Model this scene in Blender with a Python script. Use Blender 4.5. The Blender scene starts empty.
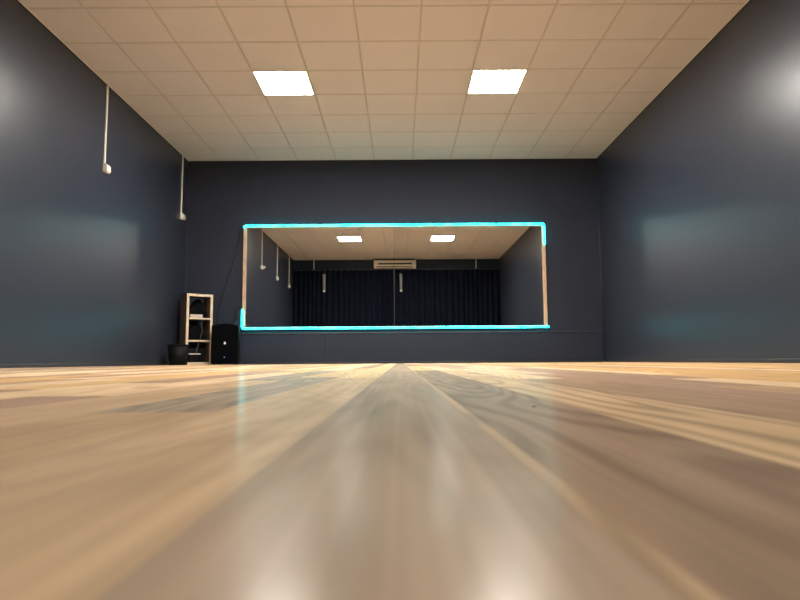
import bpy, bmesh, math, random
from mathutils import Vector, Matrix
random.seed(11)
S = bpy.context.scene
COL = S.collection

# ------------------------------------------------------------------ camera
F, PITCH, ROLL, CX, CZ = 608.6, .0992, .0069, .1027, .0404
cd = bpy.data.cameras.new('camera'); cam = bpy.data.objects.new('camera', cd); COL.objects.link(cam)
cd.sensor_width = 36; cd.lens = F / 800 * 36; cd.clip_start = .005; cd.clip_end = 60
cd.dof.use_dof = True; cd.dof.focus_distance = 5.0; cd.dof.aperture_fstop = 12
M = Matrix.Rotation(PITCH, 3, 'X') @ Matrix.Rotation(ROLL, 3, 'Y')
c0, c1, c2 = M.col[0], M.col[1], M.col[2]
R3 = Matrix((c0, c2, -c1)).transposed()
cam.matrix_world = Matrix.Translation((CX, 0, CZ)) @ R3.to_4x4()
S.camera = cam

# ------------------------------------------------------------------ world, exposure
w = bpy.data.worlds.new('world'); S.world = w; w.use_nodes = True
w.node_tree.nodes['Background'].inputs[0].default_value = (.5, .6, .8, 1)
w.node_tree.nodes['Background'].inputs[1].default_value = 0.0
S.view_settings.view_transform = 'Standard'; S.view_settings.look = 'None'
S.view_settings.gamma = 1; S.view_settings.use_curve_mapping = False
S.view_settings.exposure = 0.0
LAMP = 138.0          # brightness of the four ceiling panels
LED = 1.0           # brightness of the turquoise light strips

# ------------------------------------------------------------------ room measures
HW, D, H, BK = 3.205, 9.289, 3.18, -.225     # half width, mirror wall, height, curtain wall

# ------------------------------------------------------------------ materials
def nt(name):
    m = bpy.data.materials.new(name); m.use_nodes = True
    t = m.node_tree; return m, t, t.nodes['Principled BSDF']
def N(t, kind, **kw):
    n = t.nodes.new(kind)
    for k, v in kw.items(): setattr(n, k, v)
    return n
def mat(name, col, rough=.5, metal=0, spec=.5, noise=0, nscale=8, bump=0, bscale=60, emit=None, es=0, stretch=None):
    m, t, b = nt(name)
    b.inputs['Base Color'].default_value = (*col, 1); b.inputs['Roughness'].default_value = rough
    b.inputs['Metallic'].default_value = metal; b.inputs['Specular IOR Level'].default_value = spec
    tc = N(t, 'ShaderNodeTexCoord'); src = tc.outputs['Object']
    if stretch:
        mp = N(t, 'ShaderNodeMapping'); mp.inputs['Scale'].default_value = stretch
        t.links.new(src, mp.inputs[0]); src = mp.outputs[0]
    if noise:
        n = N(t, 'ShaderNodeTexNoise'); n.inputs['Scale'].default_value = nscale; n.inputs['Detail'].default_value = 5
        t.links.new(src, n.inputs['Vector'])
        r = N(t, 'ShaderNodeMapRange'); r.inputs[1].default_value = .3; r.inputs[2].default_value = .7
        r.inputs[3].default_value = 1 - noise; r.inputs[4].default_value = 1 + noise
        t.links.new(n.outputs[0], r.inputs[0])
        v = N(t, 'ShaderNodeVectorMath', operation='SCALE'); v.inputs[0].default_value = col
        t.links.new(r.outputs[0], v.inputs['Scale']); t.links.new(v.outputs[0], b.inputs['Base Color'])
    if bump:
        n = N(t, 'ShaderNodeTexNoise'); n.inputs['Scale'].default_value = bscale; n.inputs['Detail'].default_value = 4
        t.links.new(src, n.inputs['Vector'])
        bp = N(t, 'ShaderNodeBump'); bp.inputs['Strength'].default_value = bump; bp.inputs['Distance'].default_value = .004
        t.links.new(n.outputs[0], bp.inputs['Height']); t.links.new(bp.outputs[0], b.inputs['Normal'])
    if emit:
        b.inputs['Emission Color'].default_value = (*emit, 1); b.inputs['Emission Strength'].default_value = es
    return m

PAINT = (.0242, .0300, .0465)
m_wall = mat('dark_blue_grey_paint', PAINT, .34, spec=.48, noise=.05, nscale=1.4, bump=.22, bscale=16)
m_matt = mat('matt_dark_blue_paint', PAINT, .65, spec=.18, noise=.05, nscale=1.4, bump=.1, bscale=9)
m_paint2 = mat('dark_trim_paint', (.022, .026, .035), .35, bump=.1)
m_caulk = mat('dusty_corner_paint', (.045, .050, .060), .5)
m_tile = mat('cream_ceiling_tile', (.56, .54, .56), .9, spec=.1, noise=.012, nscale=5, bump=.15, bscale=300)
m_grid = mat('ceiling_grid_metal', (.46, .42, .40), .6, spec=.2)
m_angle = mat('ceiling_edge_angle', (.62, .59, .57), .6, spec=.2)
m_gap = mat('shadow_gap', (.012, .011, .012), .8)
m_lamp = mat('led_panel_glow', (.9, .9, .9), .5, emit=(1, .945, .87), es=LAMP)
m_lampframe = mat('panel_frame_white', (.85, .82, .78), .5)
m_led = mat('turquoise_light_strip', (.02, .30, .27), .4, spec=.1, emit=(.15, 4.4, 3.1), es=LED)
_t = m_led.node_tree; _n = N(_t, 'ShaderNodeTexNoise'); _n.inputs['Scale'].default_value = 7
_r = N(_t, 'ShaderNodeValToRGB'); _r.color_ramp.elements[0].position = .42; _r.color_ramp.elements[1].position = .66
_r.color_ramp.elements[0].color = (.11, 7.0, 7.2, 1); _r.color_ramp.elements[1].color = (.40, 7.4, 7.6, 1)
_t.links.new(_t.nodes['Texture Coordinate'].outputs['Object'], _n.inputs['Vector']); _t.links.new(_n.outputs[0], _r.inputs[0])
_t.links.new(_r.outputs[0], _t.nodes['Principled BSDF'].inputs['Emission Color'])
m_clip = mat('black_clip', (.01, .01, .012), .5)
m_white = mat('white_plastic', (.78, .75, .70), .4, noise=.03)
m_black = mat('black_plastic', (.002, .002, .003), .6, spec=.15, bump=.1, bscale=200)
m_grille = mat('black_speaker_cloth', (.0015, .002, .003), .85, spec=.05, bump=.5, bscale=500)
m_cable = mat('black_cable_rubber', (.008, .008, .009), .6)
m_gcable = mat('grey_cable_rubber', (.10, .10, .10), .6)
m_ac = mat('air_conditioner_beige', (.62, .56, .47), .45)
m_dark = mat('dark_slot', (.01, .009, .008), .7)
m_curtain = mat('navy_velvet', (.005, .0072, .0155), .9, spec=.08, noise=.25, nscale=3, stretch=(8, 8, .6))
m_track = mat('curtain_rail_black', (.01, .01, .012), .5)
m_hook = mat('steel_hook', (.3, .3, .32), .4, metal=.8)
m_tube = mat('grey_tube', (.30, .31, .30), .5)
m_tip = mat('pale_tube_cap', (.85, .87, .85), .5)
m_paper = mat('pale_paper', (.62, .52, .48), .8, noise=.1, nscale=30)
m_bag = mat('black_fabric', (.003, .003, .004), .9, spec=.1, bump=.6, bscale=25)
m_logo = mat('pale_badge', (.88, .86, .84), .4)
m_blue = mat('blue_power_lamp', (.1, .2, .6), .4, emit=(.15, .35, 1), es=1.5)
m_sub = mat('sub_floor', (.06, .04, .03), .9)

def wood(name, a, b, rough, stretch, nscale=6):
    m, t, p = nt(name)
    tc = N(t, 'ShaderNodeTexCoord'); mp = N(t, 'ShaderNodeMapping'); mp.inputs['Scale'].default_value = stretch
    t.links.new(tc.outputs['Object'], mp.inputs[0])
    n = N(t, 'ShaderNodeTexNoise'); n.inputs['Scale'].default_value = nscale; n.inputs['Detail'].default_value = 6
    t.links.new(mp.outputs[0], n.inputs['Vector'])
    r = N(t, 'ShaderNodeValToRGB'); r.color_ramp.elements[0].position = .35; r.color_ramp.elements[1].position = .68
    r.color_ramp.elements[0].color = (*a, 1); r.color_ramp.elements[1].color = (*b, 1)
    t.links.new(n.outputs[0], r.inputs[0]); t.links.new(r.outputs[0], p.inputs['Base Color'])
    p.inputs['Roughness'].default_value = rough
    return m
m_lath = wood('raw_pine_lath', (.40, .25, .15), (.68, .49, .34), .7, (20, 20, 1.2))
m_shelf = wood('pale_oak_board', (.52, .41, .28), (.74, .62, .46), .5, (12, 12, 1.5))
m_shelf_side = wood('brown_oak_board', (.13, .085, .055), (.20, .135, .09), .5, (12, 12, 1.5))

# floor boards: colour of each board in a face attribute, grain procedural
def floor_mat():
    m, t, p = nt('oiled_wood_boards')
    L = t.links.new
    at = N(t, 'ShaderNodeAttribute', attribute_name='tint'); sd = N(t, 'ShaderNodeAttribute', attribute_name='seed')
    tc = N(t, 'ShaderNodeTexCoord')
    add = N(t, 'ShaderNodeVectorMath', operation='ADD'); L(tc.outputs['Object'], add.inputs[0]); L(sd.outputs['Vector'], add.inputs[1])
    # rings: contour lines of a stretched noise
    mp = N(t, 'ShaderNodeMapping'); mp.inputs['Scale'].default_value = (8, 1.1, 3); L(add.outputs[0], mp.inputs[0])
    n = N(t, 'ShaderNodeTexNoise'); n.inputs['Scale'].default_value = 1; n.inputs['Detail'].default_value = 1.5; n.inputs['Roughness'].default_value = .35
    L(mp.outputs[0], n.inputs['Vector'])
    mu = N(t, 'ShaderNodeMath', operation='MULTIPLY'); mu.inputs[1].default_value = 95; L(n.outputs[0], mu.inputs[0])
    sn = N(t, 'ShaderNodeMath', operation='SINE'); L(mu.outputs[0], sn.inputs[0])
    r1 = N(t, 'ShaderNodeMapRange'); r1.inputs[1].default_value = -.2; r1.inputs[2].default_value = 1.0
    r1.inputs[3].default_value = 1.04; r1.inputs[4].default_value = .80; L(sn.outputs[0], r1.inputs[0])
    # fine fibres
    mp2 = N(t, 'ShaderNodeMapping'); mp2.inputs['Scale'].default_value = (170, 1.4, 20); L(add.outputs[0], mp2.inputs[0])
    n2 = N(t, 'ShaderNodeTexNoise'); n2.inputs['Scale'].default_value = 1; n2.inputs['Detail'].default_value = 4; L(mp2.outputs[0], n2.inputs['Vector'])
    r2 = N(t, 'ShaderNodeMapRange'); r2.inputs[1].default_value = .3; r2.inputs[2].default_value = .7
    r2.inputs[3].default_value = .90; r2.inputs[4].default_value = 1.09; L(n2.outputs[0], r2.inputs[0])
    # slow tone drift along a board
    mp3 = N(t, 'ShaderNodeMapping'); mp3.inputs['Scale'].default_value = (22, 3.5, 1); L(add.outputs[0], mp3.inputs[0])
    n3 = N(t, 'ShaderNodeTexNoise'); n3.inputs['Scale'].default_value = 1; n3.inputs['Detail'].default_value = 3; L(mp3.outputs[0], n3.inputs['Vector'])
    r3 = N(t, 'ShaderNodeMapRange'); r3.inputs[1].default_value = .3; r3.inputs[2].default_value = .7
    r3.inputs[3].default_value = .93; r3.inputs[4].default_value = 1.10; L(n3.outputs[0], r3.inputs[0])
    ga = N(t, 'ShaderNodeAttribute', attribute_name='grain'); pw = N(t, 'ShaderNodeMath', operation='POWER'); L(r1.outputs[0], pw.inputs[0]); L(ga.outputs['Fac'], pw.inputs[1])
    a = N(t, 'ShaderNodeMath', operation='MULTIPLY'); L(pw.outputs[0], a.inputs[0]); L(r2.outputs[0], a.inputs[1])
    b = N(t, 'ShaderNodeMath', operation='MULTIPLY'); L(a.outputs[0], b.inputs[0]); L(r3.outputs[0], b.inputs[1])
    sc = N(t, 'ShaderNodeVectorMath', operation='SCALE'); L(at.outputs['Vector'], sc.inputs[0]); L(b.outputs[0], sc.inputs['Scale'])
    L(sc.outputs[0], p.inputs['Base Color'])
    # lacquer: satin, a little uneven
    n4 = N(t, 'ShaderNodeTexNoise'); n4.inputs['Scale'].default_value = 1.5; n4.inputs['Detail'].default_value = 2; L(mp3.outputs[0], n4.inputs['Vector'])
    r4 = N(t, 'ShaderNodeMapRange'); r4.inputs[1].default_value = .3; r4.inputs[2].default_value = .7; r4.inputs[3].default_value = .18; r4.inputs[4].default_value = .25; L(n4.outputs[0], r4.inputs[0])
    L(r4.outputs[0], p.inputs['Coat Roughness']); p.inputs['Coat Weight'].default_value = .60; p.inputs['Coat IOR'].default_value = 1.4
    p.inputs['Roughness'].default_value = .6; p.inputs['Specular IOR Level'].default_value = 0
    bp = N(t, 'ShaderNodeBump'); bp.inputs['Strength'].default_value = .12; bp.inputs['Distance'].default_value = .0003
    L(n2.outputs[0], bp.inputs['Height']); L(bp.outputs[0], p.inputs['Normal']); L(bp.outputs[0], p.inputs['Coat Normal'])
    return m
m_floor = floor_mat()

# mirror glass
m_mirror, _t, _p = nt('silvered_mirror')
_p.inputs['Base Color'].default_value = (.80, .82, .80, 1); _p.inputs['Metallic'].default_value = 1; _p.inputs['Roughness'].default_value = .01

# ------------------------------------------------------------------ mesh helpers
def box(bm, a, b, mi=0):
    x0, y0, z0 = a; x1, y1, z1 = b
    v = [bm.verts.new(p) for p in ((x0,y0,z0),(x1,y0,z0),(x1,y1,z0),(x0,y1,z0),(x0,y0,z1),(x1,y0,z1),(x1,y1,z1),(x0,y1,z1))]
    for f in ((3,2,1,0),(4,5,6,7),(0,1,5,4),(1,2,6,5),(2,3,7,6),(3,0,4,7)):
        q = bm.faces.new([v[i] for i in f]); q.material_index = mi
def tube(bm, pts, r, n=10, cap=True):
    pts = [Vector(p) for p in pts]; rings = []; prev = None
    for i, p in enumerate(pts):
        t = (pts[min(i+1, len(pts)-1)] - pts[max(i-1, 0)]).normalized()
        if prev is None: u = t.orthogonal().normalized()
        else: u = (prev - t * prev.dot(t)).normalized()
        prev = u; v = t.cross(u)
        rr = r[i] if isinstance(r, (list, tuple)) else r
        rings.append([bm.verts.new(p + (u*math.cos(2*math.pi*k/n) + v*math.sin(2*math.pi*k/n))*rr) for k in range(n)])
    for a, b in zip(rings, rings[1:]):
        for k in range(n): bm.faces.new((a[k], a[(k+1)%n], b[(k+1)%n], b[k])).smooth = True
    if cap: bm.faces.new(rings[0][::-1]); bm.faces.new(rings[-1])
def lathe(bm, prof, n=32, c=(0,0,0)):
    rings = [[bm.verts.new((c[0]+r*math.cos(2*math.pi*k/n), c[1]+r*math.sin(2*math.pi*k/n), c[2]+z)) for k in range(n)] for r, z in prof]
    for a, b in zip(rings, rings[1:]):
        for k in range(n): bm.faces.new((a[k], a[(k+1)%n], b[(k+1)%n], b[k])).smooth = True
    bm.faces.new(rings[0][::-1]); bm.faces.new(rings[-1])
def obj(name, bm, m, parent=None, bevel=0, seg=2, mats=None):
    bmesh.ops.recalc_face_normals(bm, faces=bm.faces)
    me = bpy.data.meshes.new(name); bm.to_mesh(me); bm.free()
    for k in (mats or [m]): me.materials.append(k)
    o = bpy.data.objects.new(name, me); COL.objects.link(o)
    if parent: o.parent = parent
    if bevel:
        md = o.modifiers.new('bevel', 'BEVEL'); md.width = bevel; md.segments = seg; md.limit_method = 'ANGLE'
    return o
def thing(name, label, cat, loc=(0,0,0), rz=0, group=None):
    o = bpy.data.objects.new(name, None); COL.objects.link(o); o.location = loc; o.rotation_euler = (0,0,rz)
    o.empty_display_size = .1
    return tag(o, label, cat, group)
def tag(o, label, cat, group=None):
    o['label'] = label; o['category'] = cat
    if group: o['group'] = group
    return o
def struct(o): o['kind'] = 'structure'; return o
def nb(): return bmesh.new()
def bx(a, b):
    bm = nb(); box(bm, a, b); return bm

# ------------------------------------------------------------------ floor
CREAM, TAN, MAUVE, GOLD, GREY, DARK = (.66,.485,.30), (.44,.30,.18), (.37,.25,.175), (.58,.37,.17), (.34,.275,.205), (.30,.2,.12)
def jit(c, k=.08):
    s = 1 + random.uniform(-k, k); return tuple(v*s for v in c)
special = {     # strip index -> boards (end y, colour) from the camera outwards; strip i covers x .05+.1i .. .15+.1i
    0: [(3.4, (.37,.28,.20)), (9.4, (.34,.26,.18))],
    1: [(2.5, (.29,.205,.135)), (4.4, (.58,.43,.22)), (6.5, MAUVE), (9.4, CREAM)],
    2: [(2.4, (.56,.40,.235)), (4.0, CREAM), (6.4, TAN), (9.4, CREAM)],
    3: [(1.3, (.36,.25,.16)), (2.9, CREAM), (9.4, TAN)],
    4: [(1.75, MAUVE), (3.6, CREAM), (9.4, GREY)],
    5: [(.9, TAN), (2.8, MAUVE), (9.4, CREAM)],
    6: [(1.25, CREAM), (3.2, MAUVE), (9.4, CREAM)],
    7: [(1.6, GOLD), (3.4, CREAM), (9.4, MAUVE)],
    -1: [(1.45, (.51,.37,.23)), (4.6, (.56,.42,.23)), (9.4, CREAM)],
    -2: [(.5, (.44,.31,.185)), (1.55, GREY), (3.2, (.54,.40,.22)), (9.4, MAUVE)],
    -3: [(1.3, (.52,.37,.225)), (2.6, GREY), (9.4, CREAM)],
    -4: [(.75, MAUVE), (2.1, CREAM), (4.1, (.56,.40,.20)), (9.4, CREAM)],
    -5: [(1.2, CREAM), (2.7, MAUVE), (9.4, CREAM)],
    -6: [(.95, MAUVE), (2.2, (.58,.40,.20)), (9.4, TAN)],
    -7: [(1.5, CREAM), (9.4, GOLD)],
}
bm = nb(); tl = bm.faces.layers.float_vector.new('tint'); sl = bm.faces.layers.float_vector.new('seed'); gl = bm.faces.layers.float.new('grain')
def board(x0, x1, y0, y1, c, grain=None):
    if grain is None: grain = random.uniform(.5, 1.3)
    g = .00005; e = .0001; zt, ze = 0, -.0001
    c = (c[0]*1.10, c[1]*1.07, c[2]*1.03)
    s = (random.uniform(0, 50), random.uniform(0, 50), random.uniform(0, 50))
    def quad(ps):
        f = bm.faces.new([bm.verts.new(p) for p in ps]); f[tl] = c; f[sl] = s; f[gl] = grain
    X0, X1, Y0, Y1 = x0+g, x1-g, y0+g, y1-g
    quad(((X0+e,Y0+e,zt),(X1-e,Y0+e,zt),(X1-e,Y1-e,zt),(X0+e,Y1-e,zt)))
    quad(((X0,Y0,ze),(X0+e,Y0+e,zt),(X0+e,Y1-e,zt),(X0,Y1,ze)))
    quad(((X1,Y1,ze),(X1-e,Y1-e,zt),(X1-e,Y0+e,zt),(X1,Y0,ze)))
    quad(((X0,Y0,ze),(X1,Y0,ze),(X1-e,Y0+e,zt),(X0+e,Y0+e,zt)))
    quad(((X0,Y1,ze),(X0+e,Y1-e,zt),(X1-e,Y1-e,zt),(X1,Y1,ze)))
for i in range(-33, 32):
    x0, x1 = max(-HW, .05+.1*i), min(HW, .15+.1*i)
    if x1 - x0 < .005: continue
    if i in special:
        y = BK
        for y1, c in special[i]:
            y1 = min(y1, D)
            if i == 1 and y == BK:
                board(x0, x0+.0070, y, y1, (.43,.31,.195)); board(x0+.0070, x1, y, y1, c)
            else: board(x0, x1, y, y1, jit(c, .04), 1.7 if i == 2 and y == BK else .3 if y == BK else None)
            y = y1
    else:
        y = BK - random.uniform(0, 1.2); last = None
        while y < D:
            y1 = y + random.uniform(1.1, 2.4)
            c = random.choice([k for k in (CREAM, CREAM, TAN, MAUVE, GOLD, GREY) if k != last]); last = c
            if i > 7: c = random.choice((GOLD, CREAM, GOLD, TAN))
            board(x0, x1, max(y, BK), min(y1, D), jit(c)); y = y1
fl = obj('floor', bm, m_floor); struct(fl)
fb = obj('floor', bx((-HW,BK,-.06),(HW,D,-.0012)), m_sub, fl)
fb.name = 'floor_base'

# ------------------------------------------------------------------ walls
def wall(name, a, b): return struct(obj(name, bx(a, b), m_matt if name in ('wall_back', 'wall_front') else m_wall))
wall('wall_left', (-HW-.12, BK-.12, -.06), (-HW, D+.12, H+.06))
wall('wall_right', (HW, BK-.12, -.06), (HW+.12, D+.12, H+.06))
wb = wall('wall_back', (-HW, D, -.06), (HW, D+.12, H+.06))
wall('wall_front', (-HW, BK-.12, -.06), (HW, BK, H+.06))
# boxed-out lower panel of the mirror wall, in two boards that meet left of the middle
bm = nb(); box(bm, (-HW+.012, D-.014, .03), (-1.046, D, .478)); box(bm, (-1.043, D-.014, .03), (HW-.012, D, .478))
struct(obj('trim_1', bm, m_matt, bevel=.002))
struct(obj('trim_4', bx((-HW+.012, D-.024, .452), (HW-.012, D-.0145, .477)), mat('batten_led_sheen', (.032, .040, .056), .4), bevel=.007, seg=3))  # batten lighter and bluer: the light strip's highlight is put into its colour
# painted filler bead in the two far corners
bm = nb(); tube(bm, [(HW-.006, D-.006, .478), (HW-.006, D-.006, 2.95)], .007, 6); struct(obj('trim_2', bm, m_caulk))
bm = nb(); tube(bm, [(-HW+.006, D-.006, .478), (-HW+.006, D-.006, 2.95)], .006, 6); struct(obj('trim_3', bm, m_caulk))
# low skirting
def skirt(name, pts, flip=1):
    bm = nb(); box(bm, pts[0], pts[1]); return struct(obj(name, bm, m_paint2, bevel=.004))
skirt('baseboard_left', ((-HW, BK+.002, .0), (-HW+.012, D-.001, .034)))
skirt('baseboard_right', ((HW-.012, BK+.002, .0), (HW, D-.001, .034)))
skirt('baseboard_back', ((-HW+.013, D-.020, .0), (HW-.013, D-.0005, .029)))

# ------------------------------------------------------------------ ceiling
XS = [-HW] + [-2.69 + .6*i for i in range(10)] + [HW]
YS = sorted([D - .558 - .6*j for j in range(15) if D-.558-.6*j > BK] + [BK, D])
lampcells = set()
for X in (-1.49, .91):
    for Y in (D-.558-.6*4, D-.558-.6*10): lampcells.add((round(X, 3), round(Y, 3)))
bm = nb(); g = .008
for x0, x1 in zip(XS, XS[1:]):
    for y0, y1 in zip(YS, YS[1:]):
        if any(abs(x0-a) < .02 and abs(y0-b) < .02 for a, b in lampcells): continue
        r = .006; zt, zl = H+.006, H+.001     # tile slightly recessed behind the grid, with a chamfered rim
        A = [(x0+g,y0+g,zt),(x1-g,y0+g,zt),(x1-g,y1-g,zt),(x0+g,y1-g,zt)]
        B = [(x0+g+r,y0+g+r,zl),(x1-g-r,y0+g+r,zl),(x1-g-r,y1-g-r,zl),(x0+g+r,y1-g-r,zl)]
        va = [bm.verts.new(p) for p in A]; vb = [bm.verts.new(p) for p in B]
        bm.faces.new(vb[::-1])
        for k in range(4): bm.faces.new((va[k], va[(k+1)%4], vb[(k+1)%4], vb[k]))
me = bpy.data.meshes.new('ceiling'); bm.to_mesh(me); bm.free(); me.materials.append(m_tile)
ceil = bpy.data.objects.new('ceiling', me); COL.objects.link(ceil); struct(ceil)
bm = nb()
for x in XS[1:-1]: box(bm, (x-g,BK,H+.002), (x+g,D,H+.03))
for y in YS[1:-1]: box(bm, (-HW,y-g,H+.0025), (HW,y+g,H+.0295))
obj('ceiling_grid', bm, m_grid, ceil)
obj('ceiling_deck', bx((-HW,BK,H+.05),(HW,D,H+.06)), m_gap, ceil)
e = .022
bm = nb()
for a, b in (((-HW+.004,BK,H-.003),(-HW+e,D,H+.004)), ((HW-e,BK,H-.003),(HW-.004,D,H+.004)), ((-HW+e,D-e,H-.003),(HW-e,D-.004,H+.004)), ((-HW+e,BK+.004,H-.003),(HW-e,BK+e,H+.004))): box(bm, a, b)
obj('edge_angle', bm, m_angle, ceil)
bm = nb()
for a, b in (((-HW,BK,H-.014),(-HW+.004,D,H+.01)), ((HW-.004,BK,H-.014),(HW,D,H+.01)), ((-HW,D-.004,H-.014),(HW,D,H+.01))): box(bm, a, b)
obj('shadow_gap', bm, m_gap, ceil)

# ------------------------------------------------------------------ LED panels
def panel(x, y, label):
    t = thing('ceiling_light', label, 'ceiling light', (x+.3, y+.3, H), 0, 'square light panels in the ceiling')
    obj('diffuser', bx((-.281,-.281,-.002),(.281,.281,.004)), m_lamp, t)
    bm = nb()
    for a, b in (((-.295,-.295,-.005),(.295,-.281,.02)), ((-.295,.281,-.005),(.295,.295,.02)), ((-.295,-.281,-.005),(-.281,.281,.02)), ((.281,-.281,-.005),(.295,.281,.02))): box(bm, a, b)
    obj('frame', bm, m_lampframe, t)
y4, y10 = D-.558-.6*4, D-.558-.6*10
y4 -= 0; 
panel(-1.49, y4, 'square white light panel seen directly in the ceiling, the left one')
panel(.91, y4, 'square white light panel seen directly in the ceiling, the right one')
panel(-1.49, y10, 'square white light panel seen only in the mirror, left of its middle')
panel(.91, y10, 'square white light panel seen only in the mirror, right of its middle')

# ------------------------------------------------------------------ mirror and frame
ML, MR, MB, MT = -2.262, 2.300, .562, 2.100
def mirror(x0, x1, label):
    o = obj('wall_mirror', bx((x0, D-.012, MB), (x1, D-.001, MT)), m_mirror)
    return tag(o, label, 'mirror', 'mirror panels on the far wall')
lm = mirror(ML, .0125, 'left half of the wide wall mirror, reaching from the left lath to the middle seam')
mirror(.0185, MR, 'right half of the wide wall mirror, reaching from the middle seam to the right lath')
obj('edge_strip', bx((.0137, D-.0125, MB), (.0173, D-.001, MT)), mat('seam_grey', (.11, .10, .09), .6), lm)
fr = thing('mirror_frame', 'raw pine lath frame around the wide mirror on the dark wall', 'mirror frame', (0, D, MB-.05))
def lath(a, b):
    z = MB-.05
    o = obj('lath', bx((a[0], -.034, a[1]-z), (b[0], -.001, b[1]-z)), m_lath, fr, bevel=.003)
lath((ML-.046, MB-.040), (ML, MT+.040)); lath((MR, MB-.040), (MR+.05, MT+.040))
lath((ML, MT), (MR, MT+.040)); lath((ML, MB-.040), (MR, MB))
YL = D - .034 - .0175
zt, zb = MT+.027, MB-.024
def wob(x0, z0, x1, z1, n, amp=.0025):
    out = []
    for i in range(n+1):
        k = i/n; out.append((x0+(x1-x0)*k + random.uniform(-amp, amp)*.3, YL, z0+(z1-z0)*k + random.uniform(-amp, amp)))
    return out
def strip(pts, label, clips):
    t = thing('light_strip', label, 'light strip', (0, 0, 0), 0, None)
    bm = nb(); tube(bm, pts, .0160, 12); obj('glowing_tube', bm, m_led, t)
    for x, z in clips:
        obj('clip', bx((x-.010, YL-.0185, z-.0), (x+.010, YL+.017, z+.020)), m_clip, t, bevel=.003)
    return t
def corner(cx, cz, a0, a1, r=.03, n=5):
    return [(cx+r*math.cos(math.radians(a0+(a1-a0)*i/n)), YL, cz+r*math.sin(math.radians(a0+(a1-a0)*i/n))) for i in range(n+1)]
xr = MR+.032; xl = ML-.036
strip([(xl, YL, zt-.03), (xl+.012, YL, zt-.008)] + wob(xl+.03, zt, xr-.05, zt, 26)[0:] + corner(xr-.03, zt-.03, 80, 0) + [(xr, YL, zt-.1), (xr+.003, YL, zt-.2), (xr+.002, YL, zt-.32)],
      'turquoise glowing light strip along the top of the mirror, bent down its right corner', [(-1.12, zt-.004), (1.6, zt)])
strip([(xl, YL, MB+.27), (xl-.002, YL, MB+.16), (xl, YL, MB+.04)] + corner(xl+.03, zb+.03, 190, 265) + wob(xl+.06, zb, xr+.03, zb, 26),
      'turquoise glowing light strip along the bottom of the mirror, bent up its left corner', [(.8, zb), (xl+.09, zb+.055)])

# ------------------------------------------------------------------ cable trunking on the left wall and beside the AC
def conduit(y, zbot, label, double=False, zbox=.095):
    t = thing('socket_conduit', label, 'conduit', (-HW, y, zbot), 0, 'white cable trunking running down from the ceiling')
    obj('trunking', bx((.0005, -.013, .08), (.016, .013, H-zbot-.012)), m_white, t, bevel=.003)
    bm = nb()     # housing with a sloping front, its socket turned towards the room
    n = 8
    prof = [(.0005, .0), (.030, -.002)] + [(.030+.022*math.sin(math.radians(a)), .022-.022*math.cos(math.radians(a))) for a in (30, 60, 90)] + [(.050, .060), (.042, .082), (.022, .094), (.0005, .095)]
    a = [bm.verts.new((p, -.020, q)) for p, q in prof]; b = [bm.verts.new((p, .070, q)) for p, q in prof]
    bm.faces.new(a[::-1]); bm.faces.new(b)
    for k in range(len(prof)): bm.faces.new((a[k], a[(k+1)%len(prof)], b[(k+1)%len(prof)], b[k]))
    h = obj('socket_box', bm, m_white, t, bevel=.003)
    bm = nb(); bmesh.ops.create_cone(bm, cap_ends=True, segments=20, radius1=.021, radius2=.021, depth=.003, matrix=Matrix.Translation((.0512, .025, .042)) @ Matrix.Rotation(math.pi/2, 4, 'Y'))
    obj('socket', bm, m_white, h)
    if double:
        obj('plug', bx((.0525, .0, .02), (.095, .05, .07)), m_white, t, bevel=.008, seg=3)
        obj('extension_block', bx((.0005, .0705, .005), (.045, .16, .06)), m_white, t, bevel=.006)
    return t
conduit(6.63, 2.165, 'white cable trunking with a rounded socket box, on the left wall, nearer one seen directly')
conduit(9.03, 2.19, 'white trunking with a small socket box, in the far left corner by the mirror wall')
conduit(4.15, 2.235, 'white trunking with a doubled socket box, leftmost of three reflected in the mirror', True)
conduit(2.34, 2.21, 'white trunking seen in the mirror, middle one of the three reflected on the left wall')
conduit(.57, 2.21, 'white trunking seen in the mirror, the one nearest the dark curtain')
def pipe(x, label):
    bm = nb(); box(bm, (x-.014, BK+.0005, 2.72), (x+.014, BK+.02, H-.012))
    tag(obj('cable_conduit', bm, m_white, None, bevel=.003), label, 'conduit', 'short white conduits above the curtain')
pipe(-2.572, 'short white conduit above the curtain at the left of the mirror image')
pipe(2.48, 'short white conduit above the curtain at the right of the mirror image')

# ------------------------------------------------------------------ curtain end of the room (seen in the mirror)
bm = nb(); n = 1500; rows = [.012, .3, 1.0, 1.8, 2.5, 2.80, 2.835]
random.seed(5); ph = []; x = -HW+.02; acc = 0
xs = [-HW+.025 + (2*HW-.05)*i/n for i in range(n+1)]
def fold(x, z):
    a = math.sin(x*39 + 1.6*math.sin(x*2.3) + .9*math.sin(x*5.1+1)); b = math.sin(x*17 + 2*math.sin(x*1.7))
    k = .55 + .45*(z/2.8)
    return (.034*a + .012*b) * (1.12 - .35*k)
grid = [[bm.verts.new((x + .006*math.sin(z*3+x*9), -.118 + fold(x, z), z)) for x in xs] for z in rows]
for a, b in zip(grid, grid[1:]):
    for k in range(n): bm.faces.new((a[k], a[k+1], b[k+1], b[k])).smooth = True
cur = thing('curtain', 'dark navy full-width curtain in close folds, seen in the mirror', 'curtain', (0, 0, 0))
fab = obj('curtain_fabric', bm, m_curtain, cur)
md = fab.modifiers.new('thickness', 'SOLIDIFY'); md.thickness = .003
obj('curtain_rail', bx((-HW+.01, -.135, 2.845), (HW-.01, -.10, 2.865)), m_track, cur)
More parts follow.
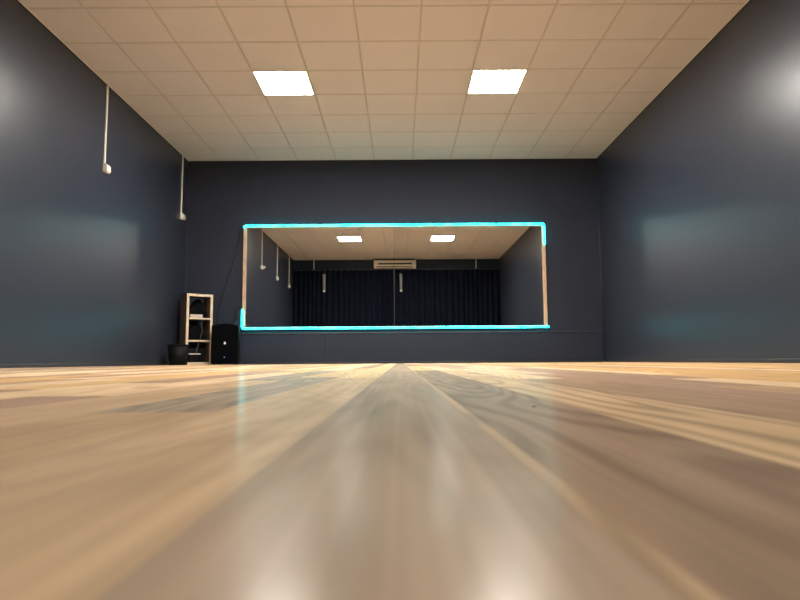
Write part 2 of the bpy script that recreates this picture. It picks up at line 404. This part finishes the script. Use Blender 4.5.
for k in range(36):
    x = -HW+.09 + k*(2*HW-.18)/35
    bm = nb(); bmesh.ops.create_uvsphere(bm, u_segments=8, v_segments=6, radius=.010, matrix=Matrix.Translation((x, -.085, 2.835)))
    obj('hook', bm, m_hook, cur)

ac = thing('air_conditioner', 'beige wide air conditioner mounted under the ceiling above the curtain, seen in the mirror', 'air conditioner', (-.045, BK, 2.885))
prof = [(.001, .0), (.10, .0), (.175, .03), (.205, .085), (.205, .215), (.19, .245), (.001, .245)]
def extr(bm, prof, x0, x1):
    a = [bm.verts.new((x0, p, q)) for p, q in prof]; b = [bm.verts.new((x1, p, q)) for p, q in prof]
    bm.faces.new(a); bm.faces.new(b[::-1])
    for k in range(len(prof)): bm.faces.new((a[k], b[k], b[(k+1)%len(prof)], a[(k+1)%len(prof)]))
bm = nb(); extr(bm, prof, -.60, .60); obj('casing', bm, m_ac, ac, bevel=.006)
for s in (-1, 1):
    bm = nb(); extr(bm, [(p*1.03, q-.006 if q < .1 else q+.006) for p, q in prof], s*.602, s*.65); obj('end_cap', bm, m_ac, ac, bevel=.008)
obj('air_intake', bx((-.53, .2052, .105), (.53, .209, .155)), m_dark, ac)
obj('lower_slot', bx((-.57, .190, .035), (.57, .2045, .055)), m_dark, ac)
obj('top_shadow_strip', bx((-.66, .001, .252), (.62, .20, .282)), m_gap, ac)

def tubeobj(x, label):
    t = thing('hanging_tube', label, 'tube', (x, -.02, 2.15), 0, 'slim grey tubes hanging in front of the curtain')
    bm = nb(); tube(bm, [(0,0,.05), (0,0,.3), (-.006,0,.55)], [.036,.041,.043], 14); obj('tube_body', bm, m_tube, t)
    bm = nb(); tube(bm, [(0,0,.0), (0,0,.008), (0,0,.05)], [.030,.036,.037], 14); obj('end_cap', bm, m_tip, t)
    bm = nb(); tube(bm, [(-.006,0,.55), (-.004,-.01,.62), (0,-.045,.70)], .010, 8); obj('hanger', bm, m_cable, t)
tubeobj(-2.225, 'slim grey tube hanging before the curtain, the left one in the mirror')
tubeobj(.137, 'slim grey tube hanging before the curtain, below the air conditioner in the mirror')

# ------------------------------------------------------------------ shelf unit in the corner
A = math.radians(37)
u = Vector((math.cos(A), math.sin(A), 0))      # along the front
P0 = Vector((-2.975, 8.74, 0)); SW, SD, SH = .385, .29, 1.03
sh = thing('shelf_unit', 'narrow pale oak shelf unit with three open cells, turned slightly in the left corner', 'shelf', P0, A)
T = .036
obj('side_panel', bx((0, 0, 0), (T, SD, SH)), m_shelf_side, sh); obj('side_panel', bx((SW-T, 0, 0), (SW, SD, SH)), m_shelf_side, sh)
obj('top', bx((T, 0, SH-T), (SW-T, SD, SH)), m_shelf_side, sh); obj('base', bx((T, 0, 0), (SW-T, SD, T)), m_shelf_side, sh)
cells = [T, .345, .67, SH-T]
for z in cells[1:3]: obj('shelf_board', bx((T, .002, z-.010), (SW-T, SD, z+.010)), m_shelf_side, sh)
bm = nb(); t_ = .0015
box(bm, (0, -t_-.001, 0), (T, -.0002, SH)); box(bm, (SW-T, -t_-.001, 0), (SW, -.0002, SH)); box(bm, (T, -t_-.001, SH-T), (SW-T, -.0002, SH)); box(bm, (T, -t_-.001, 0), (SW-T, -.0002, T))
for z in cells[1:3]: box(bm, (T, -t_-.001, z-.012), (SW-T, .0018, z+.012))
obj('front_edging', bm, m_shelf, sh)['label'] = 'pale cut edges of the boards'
def local(x, y, z): return P0 + u*x + Vector((-math.sin(A), math.cos(A), 0))*y + Vector((0, 0, z))
def blob(name, x0, x1, y0, y1, z0, tops, m, label, cat):
    # soft folded cloth shape: an outline with a slanting, sagging top
    bm = nb(); nx, ny = 10, 6; gv = []
    for j in range(ny+1):
        row = []
        for i in range(nx+1):
            a, b = i/nx, j/ny
            q = a*(len(tops)-1); k = min(int(q), len(tops)-2); h = tops[k]*(1-(q-k)) + tops[k+1]*(q-k)
            h *= (1 - .25*abs(2*b-1)**2) * (1 + .04*math.sin(9*a+5*b))
            row.append(bm.verts.new((x0+(x1-x0)*a, y0+(y1-y0)*b, h)))
        gv.append(row)
    for j in range(ny):
        for i in range(nx): bm.faces.new((gv[j][i], gv[j][i+1], gv[j+1][i+1], gv[j+1][i])).smooth = True
    rim = [gv[0][i] for i in range(nx+1)] + [gv[j][nx] for j in range(1, ny+1)] + [gv[ny][i] for i in range(nx-1, -1, -1)] + [gv[j][0] for j in range(ny-1, 0, -1)]
    low = [bm.verts.new((v.co.x, v.co.y, 0)) for v in rim]
    for k in range(len(rim)): bm.faces.new((rim[k], low[k], low[(k+1)%len(rim)], rim[(k+1)%len(rim)]))
    bm.faces.new(low)
    o = obj(name, bm, m); o.location = local(0, 0, z0); o.rotation_euler = (0, 0, A)
    return tag(o, label, cat)
z1, z2, z3 = cells[0]+.0005, cells[1]+.0105, cells[2]+.0105
blob('black_bag', T+.01, SW-T-.02, .11, SD-.01, z3, [.10, .20, .28, .29, .12], m_bag, 'black crumpled fabric bag in the top cell of the shelf unit', 'bag')
blob('black_bag', T+.01, SW-T-.02, .08, SD-.01, z2, [.16, .24, .27, .20, .10], m_bag, 'black crumpled fabric bag in the middle cell of the shelf unit', 'bag')
blob('black_case', T+.01, SW-T-.05, .08, SD-.01, z1+.0, [.24, .25, .25, .25], m_black, 'black case at the back of the bottom cell of the shelf unit', 'case')
t = thing('paper_stack', 'small stack of pale pinkish paper at the front of the top shelf cell', 'paper', local(.06, .01, z3), A)
bm = nb()
for k in range(6): box(bm, (.002*(k%2), .002*(k%3), .0085*k), (.185-.003*(k%3), .09, .0085*k+.007))
o = obj('sheets', bm, m_paper, t)
tr = obj('tray', bx((0, 0, 0), (.19, .05, .012)), m_white, bevel=.003); tr.location = local(T+.002, .02, .15); tr.rotation_euler = (0, 0, A)
tag(tr, 'thin pale tray across the left of the bottom shelf cell', 'tray')
ft = []
o = obj('tray_support', bx((.03, .012, -.15+T+.0005), (.16, .045, -.0002)), m_black, tr)
bm = nb(); tube(bm, [local(.235, -.008, .66), local(.22, -.009, .58), local(.235, -.008, .50), local(.20, -.008, .36), local(.17, -.008, .26), local(.15, -.006, .18), local(.15, -.006, .14)], .0035, 6)
tag(obj('grey_cable', bm, m_gcable), 'thin grey cable dangling down the front of the shelf unit', 'cable')

# ------------------------------------------------------------------ waste bin
t = thing('waste_bin', 'black round waste bin on the floor in front of the shelf unit', 'bin', (-2.945, 8.38, 0))
bm = nb(); lathe(bm, [(.118, .001), (.122, .004), (.142, .275), (.139, .275), (.118, .012), (.01, .010)], 36); obj('bin_body', bm, m_black, t)
bm = nb(); lathe(bm, [(.1425, .262), (.148, .264), (.149, .280), (.140, .281), (.1395, .262)], 36); obj('rim', bm, m_black, t)

# ------------------------------------------------------------------ loudspeaker
SP = thing('loudspeaker', 'black floor loudspeaker with a domed top and small pale badge, right of the shelf unit', 'speaker', (-2.428, 8.80, 0), math.radians(6))
bm = nb(); wdt, dep, hh = .195, .30, .60
def spk(y, s=1, z0=.012, ins=0):
    pts = [(-wdt+ins, z0+ins), (wdt-ins, z0+ins), (wdt+.002-ins, .3), (wdt-.004-ins, .565-ins)]
    for k in range(1, 8):
        a = k/8; pts.append(((wdt-.004-ins)*(1-2*a), .565-ins + .032*math.sin(math.pi*a)))
    pts += [(-wdt+.004+ins, .565-ins), (-wdt-.002+ins, .3)]
    return [bm.verts.new((p*s, y, q)) for p, q in pts]
def loft(rings):
    for a, b in zip(rings, rings[1:]):
        for k in range(len(a)): bm.faces.new((a[k], a[(k+1)%len(a)], b[(k+1)%len(b)], b[k]))
    bm.faces.new(rings[0]); bm.faces.new(rings[-1][::-1])
loft([spk(.0), spk(.12), spk(dep, .72)]); obj('cabinet', bm, m_black, SP, bevel=.006)
bm = nb(); loft([spk(-.012, .97, .02, .014), spk(-.0005, 1, .02, .008)]); obj('grille', bm, m_grille, SP, bevel=.004)
bm = nb(); v = [bm.verts.new(p) for p in ((-.012,-.0165,.292),(.014,-.0165,.292),(.016,-.0165,.312),(.006,-.0165,.330),(-.008,-.0165,.328),(-.013,-.0165,.308))]
bm.faces.new(v); r = bmesh.ops.extrude_face_region(bm, geom=bm.faces[:]); bmesh.ops.translate(bm, vec=(0,.004,0), verts=[q for q in r['geom'] if isinstance(q, bmesh.types.BMVert)])
obj('badge', bm, m_logo, SP)['label'] = 'small pale badge'
obj('power_light', bx((-.006,-.0155,.10), (.001,-.0122,.112)), m_blue, SP)['label'] = 'tiny blue power light'
for x in (-.15, .15):
    for y in (.04, .24): bm = nb(); lathe(bm, [(.016, 0), (.018, .012)], 12, (x*(1 if y < .1 else .7), y, .0005)); obj('foot', bm, m_black, SP)

# ------------------------------------------------------------------ black cables by the mirror
yw = D-.006
def cable(pts, r, label, plug=None):
    t = thing('power_cable', label, 'cable', (0, 0, 0))
    bm = nb(); tube(bm, pts, r, 8); obj('cord', bm, m_cable, t)
    if plug:
        a, b = plug; obj('plug', bx(a, b), m_cable, t, bevel=.004)
yy = D-.02
cable([(-2.315, yy, 2.10), (-2.345, yy, 2.06), (-2.355, yw, 1.98), (-2.42, yw, 1.72), (-2.52, yw, 1.38), (-2.60, yw, 1.12), (-2.66, yw, .93), (-2.69, yw, .72), (-2.62, D-.03, .45), (-2.5, D-.06, .30)], .011,
      'thin black cable slanting from the top left mirror corner down behind the loudspeaker', ((-2.372, D-.035, 1.99), (-2.335, D-.001, 2.07)))
cable([(-2.315, yy, .84), (-2.35, yy, .87), (-2.385, yw, .82), (-2.41, yw, .70), (-2.44, yw, .58), (-2.45, D-.03, .42), (-2.43, D-.06, .30)], .011,
      'short black cable from the lower left mirror corner down behind the loudspeaker', ((-2.40, D-.04, .70), (-2.365, D-.001, .83)))

# ------------------------------------------------------------------ lacquer glints on the boards near the lens, modelled as pale flecks
m_glint = mat('glossy_pale_glint', (.95, .93, .90), .15, spec=1)
def glint(x, y, r, label):
    bm = nb(); bmesh.ops.create_icosphere(bm, subdivisions=2, radius=r)
    for v in bm.verts: v.co = Vector((v.co.x*1.3, v.co.y*1.1, v.co.z*.45)) * (1 + random.uniform(-.18, .18))
    z = min(v.co.z for v in bm.verts)
    o = obj('floor_glint', bm, m_glint); o.location = (x, y, -z+.00005)
    tag(o, label, 'glint', 'pale flecks standing for lacquer glints on the floor boards')
glint(.218, .535, .0019, 'pale crumb on the dark floor board right of the middle, a fleck standing for lacquer shine, the nearer and larger one')
glint(.222, .80, .0014, 'tiny pale crumb on the dark floor board, a fleck standing for lacquer shine, the farther one')
